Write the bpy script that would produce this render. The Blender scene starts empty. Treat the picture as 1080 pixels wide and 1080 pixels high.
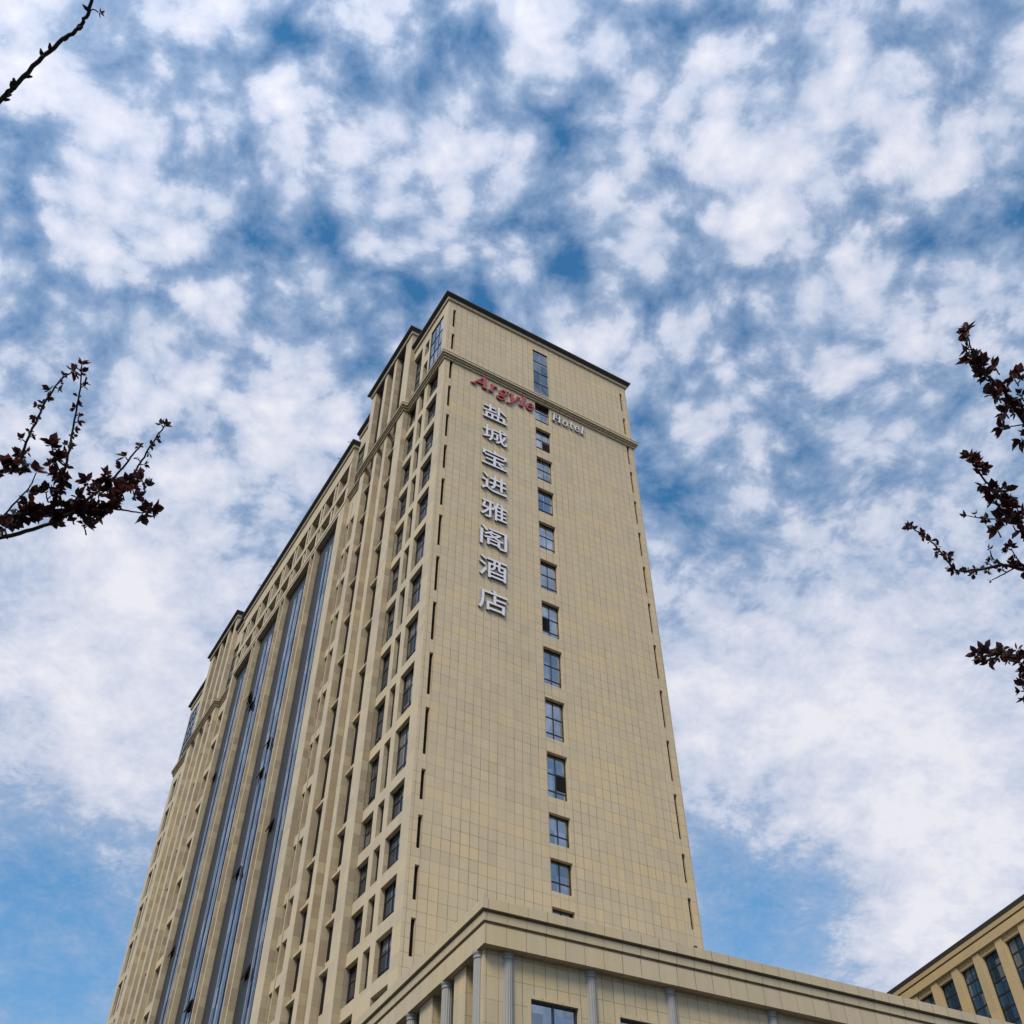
import bpy, bmesh, math, random
from mathutils import Vector, Matrix, noise

random.seed(7)
scene = bpy.context.scene
COL = scene.collection
RAD = math.radians

# ------------------------------------------------------------------ camera
PITCH, ROLL, FPX = RAD(47.1308), RAD(-0.3554), 1086.16
_c, _s = math.cos(PITCH), math.sin(PITCH)
_f = Vector((0, _c, _s)); _u = Vector((0, -_s, _c)); _r = Vector((1, 0, 0))
CR = _r * math.cos(ROLL) + _u * math.sin(ROLL)
CU = -_r * math.sin(ROLL) + _u * math.cos(ROLL)
CAMPOS = Vector((0, 0, 1.6))
cam_data = bpy.data.cameras.new('camera')
cam_data.sensor_width = 36.0
cam_data.lens = 36.0 * FPX / 1080.0
cam_data.clip_start = 0.05
cam_data.clip_end = 6000
cam = bpy.data.objects.new('camera', cam_data)
COL.objects.link(cam)
mw = Matrix((CR, CU, -_f)).transposed().to_4x4()
mw.translation = CAMPOS
cam.matrix_world = mw
scene.camera = cam


def ray(px, py):
    return (CR * ((px - 540) / FPX) - CU * ((py - 540) / FPX) + _f).normalized()


# ------------------------------------------------------------------ light
SUN_AZ = RAD(204)     # direction the light comes from, measured from +Y clockwise seen from above
SUN_EL = RAD(48)
sun_dir = Vector((math.sin(SUN_AZ) * math.cos(SUN_EL), math.cos(SUN_AZ) * math.cos(SUN_EL), math.sin(SUN_EL)))
sd = bpy.data.lights.new('sun', 'SUN')
sd.energy = 3.1
sd.angle = RAD(20)
sd.color = (1.0, 0.90, 0.72)
sun = bpy.data.objects.new('sun', sd)
COL.objects.link(sun)
sun.rotation_euler = (-sun_dir).to_track_quat('-Z', 'Y').to_euler()
sun.location = (0, -20, 60)

scene.cycles.diffuse_bounces = 2
scene.view_settings.view_transform = 'Standard'
scene.view_settings.look = 'None'
scene.view_settings.exposure = 0.0
scene.view_settings.gamma = 1.0
scene.view_settings.use_curve_mapping = False


# ------------------------------------------------------------------ node helper
class NT:
    def __init__(self, tree):
        self.t = tree
        tree.nodes.clear()

    def n(self, typ, **kw):
        nd = self.t.nodes.new(typ)
        for k, v in kw.items():
            setattr(nd, k, v)
        return nd

    def put(self, sock, v):
        if v is None:
            return
        if hasattr(v, 'is_linked'):
            self.t.links.new(v, sock)
        else:
            sock.default_value = v

    def m(self, op, a, b=None, c=None, clamp=False):
        nd = self.n('ShaderNodeMath', operation=op, use_clamp=clamp)
        self.put(nd.inputs[0], a); self.put(nd.inputs[1], b); self.put(nd.inputs[2], c)
        return nd.outputs[0]

    def vm(self, op, a, b=None, s=None):
        nd = self.n('ShaderNodeVectorMath', operation=op)
        self.put(nd.inputs[0], a); self.put(nd.inputs[1], b)
        if s is not None:
            self.put(nd.inputs['Scale'], s)
        return nd.outputs['Value'] if op in ('DOT_PRODUCT', 'LENGTH', 'DISTANCE') else nd.outputs[0]

    def rng(self, v, a, b, c=0.0, d=1.0, smooth=True):
        nd = self.n('ShaderNodeMapRange', interpolation_type='SMOOTHSTEP' if smooth else 'LINEAR')
        self.put(nd.inputs['Value'], v)
        for i, x in zip((1, 2, 3, 4), (a, b, c, d)):
            self.put(nd.inputs[i], x)
        return nd.outputs[0]

    def mix(self, f, a, b):
        nd = self.n('ShaderNodeMix', data_type='RGBA')
        self.put(nd.inputs[0], f)
        self.put(nd.inputs[6], a if hasattr(a, 'is_linked') else (*a, 1.0))
        self.put(nd.inputs[7], b if hasattr(b, 'is_linked') else (*b, 1.0))
        return nd.outputs[2]

    def mul(self, a, b):
        nd = self.n('ShaderNodeMix', data_type='RGBA', blend_type='MULTIPLY')
        nd.inputs[0].default_value = 1.0
        self.put(nd.inputs[6], a); self.put(nd.inputs[7], b)
        return nd.outputs[2]

    def sep(self, v):
        nd = self.n('ShaderNodeSeparateXYZ'); self.put(nd.inputs[0], v)
        return nd.outputs[0], nd.outputs[1], nd.outputs[2]

    def com(self, x, y, z):
        nd = self.n('ShaderNodeCombineXYZ')
        self.put(nd.inputs[0], x); self.put(nd.inputs[1], y); self.put(nd.inputs[2], z)
        return nd.outputs[0]

    def noise(self, vec, scale, detail=4.0, rough=0.55, dist=0.0, dim='3D', lac=2.0):
        nd = self.n('ShaderNodeTexNoise', noise_dimensions=dim)
        self.put(nd.inputs['Vector'], vec)
        nd.inputs['Scale'].default_value = scale
        nd.inputs['Detail'].default_value = detail
        nd.inputs['Roughness'].default_value = rough
        nd.inputs['Distortion'].default_value = dist
        nd.inputs['Lacunarity'].default_value = lac
        return nd.outputs[0]


# ------------------------------------------------------------------ world : hazy blue sky with broken altocumulus
world = bpy.data.worlds.new('World')
scene.world = world
world.use_nodes = True
W = NT(world.node_tree)
tc = W.n('ShaderNodeTexCoord')
DIR = W.vm('NORMALIZE', tc.outputs['Generated'])
sky = W.n('ShaderNodeTexSky', sky_type='NISHITA')
sky.sun_disc = False
sky.sun_elevation = SUN_EL
sky.sun_rotation = SUN_AZ
sky.altitude = 10
sky.air_density = 1.1
sky.dust_density = 0.6
sky.ozone_density = 2.2
dx, dy, dz = W.sep(DIR)
zc = W.m('MAXIMUM', dz, 0.03)
den = W.m('ADD', zc, 0.32)
P = W.com(W.m('DIVIDE', dx, den), W.m('DIVIDE', dy, den), 0.0)
wn = W.n('ShaderNodeTexNoise'); W.put(wn.inputs['Vector'], P)
wn.inputs['Scale'].default_value = 7.0; wn.inputs['Detail'].default_value = 2.0
warp = W.vm('SCALE', W.vm('SUBTRACT', wn.outputs['Color'], (0.5, 0.5, 0.5)), None, 0.07)
PW = W.vm('ADD', P, warp)
n_big = W.noise(P, 3.2, 2.0, 0.5)
n_mid = W.noise(PW, 12.0, 3.0, 0.5)
n_puff = W.noise(P, 34.0, 5.0, 0.58)
n_fine = W.noise(PW, 110.0, 4.0, 0.6)


def cells(scale):
    v = W.n('ShaderNodeTexVoronoi', feature='SMOOTH_F1', voronoi_dimensions='2D')
    wv = W.vm('SCALE', W.vm('SUBTRACT', wn.outputs['Color'], (0.5, 0.5, 0.5)), None, 0.05)
    W.put(v.inputs['Vector'], W.vm('ADD', P, wv))
    v.inputs['Scale'].default_value = scale
    v.inputs['Smoothness'].default_value = 0.6
    v.inputs['Randomness'].default_value = 1.0
    return W.m('SUBTRACT', 0.42, v.outputs['Distance'])


el_hi = W.rng(dz, 0.55, 0.88)            # small cells overhead, broad banks lower down
base = W.m('ADD', W.m('MULTIPLY', W.m('SUBTRACT', n_big, 0.5), 0.40), W.m('MULTIPLY', W.m('SUBTRACT', n_mid, 0.5), 0.60))
puff = W.m('MULTIPLY', W.m('ADD', W.m('MULTIPLY', cells(16.0), 1.15), W.m('MULTIPLY', cells(36.0), 0.85)), W.rng(el_hi, 0, 1, 0.16, 0.70))
puff = W.m('ADD', puff, W.m('MULTIPLY', W.m('SUBTRACT', n_puff, 0.5), W.rng(el_hi, 0, 1, 0.30, 0.66)))
fine = W.m('MULTIPLY', W.m('SUBTRACT', n_fine, 0.5), 0.46)
cov = W.m('ADD', W.m('ADD', W.m('ADD', base, puff), fine), 0.635)
# banks and clearings of this particular sky, as directions from the ground
BUMPS = [  # photo direction, angular radius in pixels, amount (+ cloud, - clear)
    (255, 165, 45, -0.190), (215, 130, 35, -0.109), (290, 265, 55, -0.190), (370, 285, 50, -0.177), (440, 320, 55, -0.204), (520, 290, 40, -0.109), (590, 125, 45, -0.190),
    (600, 190, 40, -0.109), (625, 265, 55, -0.15), (560, 250, 35, -0.136), (790, 372, 38, -0.204), (725, 215, 32, -0.150), (680, 35, 30, -0.136), (745, 540, 55, -0.177),
    (880, 510, 50, -0.136), (55, 985, 130, -0.50), (50, 910, 60, -0.20), (835, 945, 100, -0.48), (760, 20, 40, -0.136), (935, 110, 40, -0.136), (1060, 110, 35, -0.095),
    (30, 310, 40, -0.109), (330, 25, 40, -0.136), (960, 310, 30, -0.136), (540, 370, 50, -0.136), (70, 370, 40, -0.136), (370, 390, 30, -0.109), (50, 160, 50, -0.095),
    (825, 165, 75, .42), (550, 60, 50, .1), (120, 220, 70, .22), (480, 215, 40, .16), (90, 60, 90, .16), (400, 90, 50, .10), (365, 235, 40, .12),
    (250, 400, 110, .16), (110, 640, 170, .36), (150, 790, 110, .40), (850, 785, 130, .50), (1000, 840, 110, .46), (990, 1000, 80, .55), (330, 480, 90, .14),
    (690, 190, 50, .12), (960, 640, 120, .12), (1000, 260, 90, .12), (960, 60, 60, .14), (700, 330, 50, .10), (950, 370, 60, .16), (730, 730, 60, .3),
]
for bx_, by_, rad, amt in BUMPS:
    d = ray(bx_, by_)
    ca = math.cos(rad / FPX)
    dot = W.vm('DOT_PRODUCT', DIR, tuple(d))
    g = W.m('EXPONENT', W.m('MULTIPLY', W.m('SUBTRACT', 1.0, dot), -1.0 / max(1e-5, 1 - ca)))
    cov = W.m('MULTIPLY_ADD', g, amt, cov)
mask = W.rng(cov, 0.08, 0.76, smooth=False)
mask = W.m('POWER', mask, 1.2)
relief = W.m('ADD', W.m('MULTIPLY', W.m('SUBTRACT', n_puff, 0.5), 0.35), W.m('MULTIPLY', W.m('SUBTRACT', n_mid, 0.5), 0.7))
thick = W.rng(W.m('ADD', cov, relief), 0.48, 1.10)
sdot = W.vm('DOT_PRODUCT', DIR, tuple(sun_dir))
glow = W.m('POWER', W.m('MAXIMUM', W.m('MULTIPLY_ADD', sdot, 0.5, 0.5), 0.0), 8.0)
gain = W.m('MULTIPLY_ADD', glow, 1.5, 1.0)
cloud_c = W.mix(thick, (0.385, 0.485, 0.67), (0.66, 0.695, 0.82))
core = W.rng(W.m('ADD', cov, W.m('MULTIPLY', relief, 1.4)), 0.95, 1.5)
cloud_c = W.mix(core, cloud_c, (0.82, 0.825, 0.885))
cloud_c = W.vm('SCALE', cloud_c, None, gain)
sky_c = W.vm('MULTIPLY', sky.outputs[0], (0.056, 0.130, 0.158))
sky_c = W.mix(W.rng(dz, 0.66, 0.25, 0.0, 0.55), sky_c, (0.23, 0.42, 0.70))
final = W.mix(mask, sky_c, cloud_c)
horizon = W.rng(dz, 0.0, 0.12)
final = W.mix(horizon, (0.42, 0.48, 0.56), final)
bg = W.n('ShaderNodeBackground')
W.put(bg.inputs['Color'], final)
bg.inputs['Strength'].default_value = 1.0
wo = W.n('ShaderNodeOutputWorld')
world.node_tree.links.new(bg.outputs[0], wo.inputs[0])


# ------------------------------------------------------------------ materials
def mat(name):
    m = bpy.data.materials.new(name)
    m.use_nodes = True
    return m, NT(m.node_tree)


def finish(N, m, color, rough=0.7, spec=0.3, bump=None, metallic=0.0, bump_d=0.02):
    b = N.n('ShaderNodeBsdfPrincipled')
    N.put(b.inputs['Base Color'], color if hasattr(color, 'is_linked') else (*color, 1))
    N.put(b.inputs['Roughness'], rough)
    b.inputs['Specular IOR Level'].default_value = spec
    b.inputs['Metallic'].default_value = metallic
    if bump is not None:
        bn = N.n('ShaderNodeBump'); bn.inputs['Distance'].default_value = bump_d
        bn.inputs['Strength'].default_value = 0.6
        N.put(bn.inputs['Height'], bump)
        N.t.links.new(bn.outputs[0], b.inputs['Normal'])
    o = N.n('ShaderNodeOutputMaterial')
    N.t.links.new(b.outputs[0], o.inputs[0])
    return m


def stone(name, tw, th, ou=0.0, oz=0.0, col=(0.505, 0.418, 0.288), var=0.09, jx=0.45, jy=1.0, jw=0.012, jd=0.5, mixed=False):
    """cut stone cladding; tile tw x th, joints as dark lines, each slab with its own tone"""
    m, N = mat(name)
    t = N.n('ShaderNodeTexCoord')
    x, y, z = N.sep(t.outputs['Object'])
    nx, ny, nz = N.sep(t.outputs['Normal'])
    sx = N.m('GREATER_THAN', N.m('ABSOLUTE', nx), 0.6)
    sz = N.m('GREATER_THAN', N.m('ABSOLUTE', nz), 0.6)
    u = N.m('ADD', N.m('MULTIPLY', x, N.m('SUBTRACT', 1.0, sx)), N.m('MULTIPLY', y, sx))
    v = N.m('ADD', N.m('MULTIPLY', z, N.m('SUBTRACT', 1.0, sz)), N.m('MULTIPLY', y, sz))
    a = N.m('DIVIDE', N.m('ADD', u, ou), tw)
    b = N.m('DIVIDE', N.m('ADD', v, oz), th)
    ia, ib = N.m('FLOOR', a), N.m('FLOOR', b)
    fa, fb = N.m('SUBTRACT', a, ia), N.m('SUBTRACT', b, ib)
    ea = N.m('MULTIPLY', N.m('MINIMUM', fa, N.m('SUBTRACT', 1.0, fa)), tw)
    eb = N.m('MULTIPLY', N.m('MINIMUM', fb, N.m('SUBTRACT', 1.0, fb)), th)
    ja = N.rng(ea, jw * 0.6, jw * 1.25, 1.0, 0.0)
    jb = N.m('MULTIPLY', N.rng(eb, jw * 0.6, jw * 1.25, 1.0, 0.0), 0.72)
    j = N.m('MAXIMUM', ja, jb)
    sidefac = N.m('ADD', N.m('MULTIPLY', sx, jx), N.m('MULTIPLY', N.m('SUBTRACT', 1.0, sx), jy))
    cells = N.com(ia, ib, N.m('MULTIPLY', sx, 17.0))
    # joints differ a little in depth of tone from slab to slab
    jn = N.noise(t.outputs['Object'], 0.45, 3.0, 0.6)
    j = N.m('MULTIPLY', N.m('MULTIPLY', j, sidefac), N.rng(jn, 0.3, 0.7, 0.45, 1.1))
    w1 = N.n('ShaderNodeTexWhiteNoise'); N.put(w1.inputs['Vector'], cells)
    w2 = N.n('ShaderNodeTexWhiteNoise'); N.put(w2.inputs['Vector'], N.com(N.m('FLOOR', N.m('DIVIDE', a, 7.0)), ib, 5.0))
    tone = N.m('ADD', N.m('MULTIPLY', N.m('SUBTRACT', w1.outputs['Value'], 0.5), var),
               N.m('MULTIPLY', N.m('SUBTRACT', w2.outputs['Value'], 0.5), var * 0.75))
    large = N.noise(t.outputs['Object'], 0.11, 3.0, 0.55)
    grain = N.noise(t.outputs['Object'], 9.0, 5.0, 0.7)
    streak = N.noise(N.com(N.m('MULTIPLY', x, 2.2), N.m('MULTIPLY', y, 2.2), N.m('MULTIPLY', z, 0.13)), 1.0, 4.0, 0.6)
    tone = N.m('ADD', tone, N.m('MULTIPLY', N.m('SUBTRACT', large, 0.5), 0.16))
    tone = N.m('ADD', tone, N.m('MULTIPLY', N.m('SUBTRACT', grain, 0.5), 0.16))
    tone = N.m('ADD', tone, N.m('MULTIPLY', N.m('SUBTRACT', streak, 0.5), 0.24))
    yel = N.m('ADD', N.m('MULTIPLY', w2.outputs['Value'], 0.5), N.m('MULTIPLY', w1.outputs['Value'], 0.35))
    c = N.mix(N.rng(yel, 0.35, 0.85), col, (col[0] * 1.0, col[1] * 0.955, col[2] * 0.84))
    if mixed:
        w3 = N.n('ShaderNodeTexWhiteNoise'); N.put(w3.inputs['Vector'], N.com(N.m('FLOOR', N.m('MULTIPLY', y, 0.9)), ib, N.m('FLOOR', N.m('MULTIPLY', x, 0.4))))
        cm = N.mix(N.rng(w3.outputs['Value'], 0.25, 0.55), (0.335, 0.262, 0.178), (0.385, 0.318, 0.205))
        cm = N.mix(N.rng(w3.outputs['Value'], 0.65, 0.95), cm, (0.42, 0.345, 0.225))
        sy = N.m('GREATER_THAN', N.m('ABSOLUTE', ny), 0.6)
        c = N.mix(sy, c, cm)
    c = N.vm('SCALE', c, None, N.m('ADD', 1.0, tone))
    c = N.mix(N.m('MULTIPLY', j, jd), c, (0.10, 0.085, 0.065))
    return finish(N, m, c, 0.62, 0.28, N.m('SUBTRACT', N.m('MULTIPLY', grain, 0.12), j), bump_d=0.012)


def plain(name, col, rough=0.5, spec=0.4, metallic=0.0, nscale=3.0, namt=0.15):
    m, N = mat(name)
    t = N.n('ShaderNodeTexCoord')
    nz = N.noise(t.outputs['Object'], nscale, 5.0, 0.6)
    c = N.vm('SCALE', N.mix(0.0, col, col), None, N.m('MULTIPLY_ADD', N.m('SUBTRACT', nz, 0.5), namt * 2, 1.0))
    return finish(N, m, c, N.m('MULTIPLY_ADD', nz, 0.2, rough - 0.1), spec, None, metallic)


def glass(name, tint=(0.55, 0.62, 0.74), body=(0.012, 0.016, 0.022), r0=0.22, wob=0.5):
    """coated facade glass, opaque from outside by day: mirror of the sky over a dark room"""
    m, N = mat(name)
    t = N.n('ShaderNodeTexCoord')
    x, y, z = N.sep(t.outputs['Object'])
    nz = N.noise(t.outputs['Object'], 0.9, 2.0, 0.5)
    w = N.n('ShaderNodeTexWhiteNoise')
    N.put(w.inputs['Vector'], N.com(N.m('FLOOR', N.m('DIVIDE', N.m('ADD', x, y), 0.68)), N.m('FLOOR', N.m('DIVIDE', z, 1.25)), 1.0))
    bn = N.n('ShaderNodeBump'); bn.inputs['Distance'].default_value = 0.012; bn.inputs['Strength'].default_value = wob
    N.put(bn.inputs['Height'], nz)
    gl = N.n('ShaderNodeBsdfGlossy'); gl.inputs['Roughness'].default_value = 0.025
    gl.inputs['Color'].default_value = (*tint, 1)
    N.t.links.new(bn.outputs[0], gl.inputs['Normal'])
    df = N.n('ShaderNodeBsdfDiffuse')
    N.put(df.inputs['Color'], N.vm('SCALE', N.mix(0.0, body, body), None, N.m('MULTIPLY_ADD', w.outputs['Value'], 1.6, 0.3)))
    cur = N.m('GREATER_THAN', w.outputs['Value'], 0.80)
    N.put(df.inputs['Color'], N.mix(N.m('MULTIPLY', cur, 0.8), df.inputs['Color'].links[0].from_socket, (0.16, 0.15, 0.13)))
    lw = N.n('ShaderNodeLayerWeight'); lw.inputs['Blend'].default_value = 0.5
    f = N.m('POWER', lw.outputs['Facing'], 3.2)
    f = N.m('MULTIPLY_ADD', f, 1 - r0, r0)
    f = N.m('MULTIPLY', f, N.m('MULTIPLY_ADD', w.outputs['Value'], 0.40, 0.68), None, True)
    ms = N.n('ShaderNodeMixShader')
    N.put(ms.inputs[0], f)
    N.t.links.new(df.outputs[0], ms.inputs[1]); N.t.links.new(gl.outputs[0], ms.inputs[2])
    o = N.n('ShaderNodeOutputMaterial'); N.t.links.new(ms.outputs[0], o.inputs[0])
    return m


M_FRONT = stone('beige_stone_tiles', 0.524, 0.655, ou=-0.19, oz=0.02, jw=0.014, jd=0.80, var=0.10, col=(0.545, 0.437, 0.288))
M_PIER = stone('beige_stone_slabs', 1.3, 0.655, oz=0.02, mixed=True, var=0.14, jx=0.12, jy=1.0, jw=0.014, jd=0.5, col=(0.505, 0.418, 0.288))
M_POD = stone('podium_stone_tiles', 0.395, 0.66, ou=0.10, oz=0.05, col=(0.50, 0.405, 0.255), jw=0.010, jd=0.92)
M_TRIM = stone('stone_trim', 0.68, 40.0, ou=-0.1, oz=20, var=0.08, jx=0.6, jw=0.010, jd=0.92, col=(0.50, 0.41, 0.27))
M_ANNEX = stone('annex_stone', 1.1, 0.9, col=(0.45, 0.345, 0.195), var=0.10, jw=0.008, jd=0.3)
M_CAP = plain('cornice_metal_and_shade', (0.075, 0.062, 0.055), 0.55, 0.3)  # dark flashing metal; also paints shade on cornice undersides and in grooves
M_FRAME = plain('black_aluminium', (0.018, 0.02, 0.023), 0.4, 0.5)
M_LOUVRE = plain('dark_louvre', (0.015, 0.014, 0.014), 0.8, 0.1)
M_MULL = plain('silver_mullion', (0.42, 0.46, 0.52), 0.35, 0.5, 0.6)
M_GLASS = glass('reflective_glass', (0.72, 0.78, 0.86), r0=0.50)
M_GLASSW = glass('shaded_glass', (0.55, 0.62, 0.72), r0=0.16)
M_PANEL = plain('fin_reflection_dark', (0.028, 0.032, 0.040), 0.5, 0.25, 0.0, 2.0, 0.1)  # colour of the fin's dark reflection in the curtain glass
M_GLASSL = glass('curtain_glass', (0.70, 0.78, 0.90), (0.01, 0.016, 0.024), 0.20)
M_GLASSD = glass('annex_glass', (0.34, 0.54, 0.78), (0.018, 0.045, 0.085), 0.24)
M_DARK = plain('unlit_room', (0.012, 0.012, 0.013), 0.9, 0.1)
M_COLUMN = plain('grey_column_stone', (0.29, 0.28, 0.265), 0.6, 0.3, 0.0, 6.0, 0.12)
M_SOFFIT = plain('soffit_plaster', (0.30, 0.27, 0.21), 0.85, 0.1)
M_ROOF = plain('flat_roof', (0.22, 0.21, 0.19), 0.9, 0.1)
M_WHITE = plain('white_letter_face', (0.70, 0.68, 0.71), 0.45, 0.4, 0.0, 2.0, 0.05)
M_LSIDE = plain('letter_side', (0.15, 0.145, 0.165), 0.5, 0.4)
M_RED = plain('red_letter_face', (0.40, 0.045, 0.06), 0.4, 0.45, 0.0, 2.0, 0.08)
M_REDS = plain('red_letter_side', (0.14, 0.02, 0.025), 0.5, 0.4)
M_BARK = plain('plum_bark', (0.035, 0.026, 0.026), 0.8, 0.2, 0.0, 30.0, 0.35)
M_METAL = plain('grey_metal', (0.2, 0.2, 0.2), 0.4, 0.5, 0.7)


def leaf_mat():
    m, N = mat('purple_leaf')
    g = N.n('ShaderNodeNewGeometry')
    r = g.outputs['Random Per Island']
    c = N.mix(r, (0.016, 0.007, 0.009), (0.065, 0.020, 0.017))
    d = N.n('ShaderNodeBsdfPrincipled')
    N.put(d.inputs['Base Color'], c); d.inputs['Roughness'].default_value = 0.5
    tr = N.n('ShaderNodeBsdfTranslucent')
    N.put(tr.inputs['Color'], N.mix(r, (0.02, 0.005, 0.006), (0.15, 0.035, 0.022)))
    ms = N.n('ShaderNodeMixShader'); ms.inputs[0].default_value = 0.35
    N.t.links.new(d.outputs[0], ms.inputs[1]); N.t.links.new(tr.outputs[0], ms.inputs[2])
    o = N.n('ShaderNodeOutputMaterial'); N.t.links.new(ms.outputs[0], o.inputs[0])
    return m


M_LEAF = leaf_mat()


def paving_mat():
    m, N = mat('asphalt')
    t = N.n('ShaderNodeTexCoord')
    nz = N.noise(t.outputs['Object'], 0.25, 6.0, 0.6)
    gr = N.noise(t.outputs['Object'], 60.0, 4.0, 0.7)
    c = N.vm('SCALE', N.mix(nz, (0.034, 0.033, 0.032), (0.055, 0.053, 0.050)), None, N.m('MULTIPLY_ADD', gr, 0.5, 0.75))
    return finish(N, m, c, 0.9, 0.2)


M_PAVE = paving_mat()


# ------------------------------------------------------------------ mesh builder
class MB:
    def __init__(self):
        self.v, self.f, self.mi = [], [], []

    def quad(self, a, b, c, d, mi=0):
        i = len(self.v)
        self.v += [a, b, c, d]
        self.f.append((i, i + 1, i + 2, i + 3)); self.mi.append(mi)

    def box(self, x0, x1, y0, y1, z0, z1, mi=0, skip=''):
        i = len(self.v)
        self.v += [(x0, y0, z0), (x1, y0, z0), (x1, y1, z0), (x0, y1, z0), (x0, y0, z1), (x1, y0, z1), (x1, y1, z1), (x0, y1, z1)]
        for k, q in (('b', (0, 3, 2, 1)), ('t', (4, 5, 6, 7)), ('f', (0, 1, 5, 4)), ('r', (1, 2, 6, 5)), ('k', (2, 3, 7, 6)), ('l', (3, 0, 4, 7))):
            if k not in skip:
                self.f.append(tuple(i + j for j in q)); self.mi.append(mi)

    def sweep(self, path, profile, closed=False, mi=0, out=1.0):
        """sweep a profile of (offset outwards, z) along a plan path with mitred corners"""
        n = len(path)
        nr = []
        for k in range(n):
            def seg(i, j):
                d = Vector((path[j][0] - path[i][0], path[j][1] - path[i][1])); d.normalize()
                return Vector((d.y, -d.x)) * out
            if closed:
                n1, n2 = seg(k - 1, k), seg(k, (k + 1) % n)
            else:
                n1 = seg(k - 1, k) if k > 0 else seg(k, k + 1)
                n2 = seg(k, k + 1) if k < n - 1 else n1
            mv = n1 + n2
            mv = mv / max(1e-6, mv.dot(n1))
            nr.append(mv)
        i0 = len(self.v)
        for k in range(n):
            for (o, z) in profile:
                self.v.append((path[k][0] + nr[k].x * o, path[k][1] + nr[k].y * o, z))
        p = len(profile)
        for k in range(n if closed else n - 1):
            k2 = (k + 1) % n
            for q in range(p - 1):
                self.f.append((i0 + k * p + q, i0 + k2 * p + q, i0 + k2 * p + q + 1, i0 + k * p + q + 1)); self.mi.append(mi)
        if not closed:
            self.f.append(tuple(i0 + q for q in range(p))); self.mi.append(mi)
            self.f.append(tuple(i0 + (n - 1) * p + q for q in reversed(range(p)))); self.mi.append(mi)

    def wall(self, fn, a0, a1, z0, z1, holes, depth, mi=0):
        """flat wall with rectangular openings and their reveals. fn(a, z, d) -> point"""
        xs = sorted({a0, a1, *[h[0] for h in holes], *[h[1] for h in holes]})
        zs = sorted({z0, z1, *[h[2] for h in holes], *[h[3] for h in holes]})
        xs = [x for x in xs if a0 <= x <= a1]; zs = [z for z in zs if z0 <= z <= z1]
        for za, zb in zip(zs, zs[1:]):
            zm = (za + zb) / 2
            row = [h for h in holes if h[2] < zm < h[3]]
            run = None
            for xa, xb in zip(xs, xs[1:]):
                xm = (xa + xb) / 2
                if any(h[0] < xm < h[1] for h in row):
                    if run is not None:
                        self.quad(fn(run, za, 0), fn(xa, za, 0), fn(xa, zb, 0), fn(run, zb, 0), mi); run = None
                elif run is None:
                    run = xa
            if run is not None:
                self.quad(fn(run, za, 0), fn(a1, za, 0), fn(a1, zb, 0), fn(run, zb, 0), mi)
        for (xa, xb, za, zb) in holes:
            d = depth
            self.quad(fn(xa, za, 0), fn(xa, zb, 0), fn(xa, zb, d), fn(xa, za, d), mi)
            self.quad(fn(xb, za, 0), fn(xb, zb, 0), fn(xb, zb, d), fn(xb, za, d), mi)
            self.quad(fn(xa, zb, 0), fn(xb, zb, 0), fn(xb, zb, d), fn(xa, zb, d), mi)
            self.quad(fn(xa, za, 0), fn(xb, za, 0), fn(xb, za, d), fn(xa, za, d), mi)

    def tube(self, pts, radii, seg=8, mi=0):
        pts = [Vector(p) for p in pts]
        i0 = len(self.v)
        up = Vector((0.3, 0.2, 1)).normalized()
        for k, p in enumerate(pts):
            d = (pts[min(k + 1, len(pts) - 1)] - pts[max(k - 1, 0)]).normalized()
            a = d.cross(up)
            if a.length < 1e-3:
                a = d.cross(Vector((1, 0, 0)))
            a.normalize(); b = d.cross(a)
            for s in range(seg):
                t = 2 * math.pi * s / seg
                self.v.append(tuple(p + (a * math.cos(t) + b * math.sin(t)) * radii[k]))
        for k in range(len(pts) - 1):
            for s in range(seg):
                s2 = (s + 1) % seg
                self.f.append((i0 + k * seg + s, i0 + k * seg + s2, i0 + (k + 1) * seg + s2, i0 + (k + 1) * seg + s)); self.mi.append(mi)
        self.f.append(tuple(i0 + s for s in range(seg))); self.mi.append(mi)
        self.f.append(tuple(i0 + (len(pts) - 1) * seg + s for s in reversed(range(seg)))); self.mi.append(mi)

    def build(self, name, mats, parent=None, smooth=False, fix=True, bevel=0.0):
        me = bpy.data.meshes.new(name)
        me.from_pydata([tuple(p) for p in self.v], [], self.f)
        if not isinstance(mats, (list, tuple)):
            mats = [mats]
        for m in mats:
            me.materials.append(m)
        me.polygons.foreach_set('material_index', self.mi)
        me.update()
        if fix:
            b = bmesh.new(); b.from_mesh(me)
            bmesh.ops.remove_doubles(b, verts=b.verts, dist=1e-5)
            bmesh.ops.recalc_face_normals(b, faces=b.faces)
            b.to_mesh(me); b.free()
        if smooth:
            me.polygons.foreach_set('use_smooth', [True] * len(me.polygons))
        o = bpy.data.objects.new(name, me)
        COL.objects.link(o)
        if parent is not None:
            o.parent = parent
        if bevel:
            bv = o.modifiers.new('edge', 'BEVEL'); bv.width = bevel; bv.segments = 1; bv.limit_method = 'ANGLE'
        return o


def tag(o, label, cat, group=None):
    o['label'] = label; o['category'] = cat
    if group:
        o['group'] = group
    return o


def empty(name, loc, rz=0.0):
    e = bpy.data.objects.new(name, None)
    e.empty_display_size = 0.5
    e.location = loc; e.rotation_euler = (0, 0, rz)
    COL.objects.link(e)
    return e


# ------------------------------------------------------------------ ground
g = MB(); g.quad((-3000, -3000, 0), (3000, -3000, 0), (3000, 3000, 0), (-3000, 3000, 0))
ground = g.build('ground', M_PAVE); ground['kind'] = 'structure'

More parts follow.
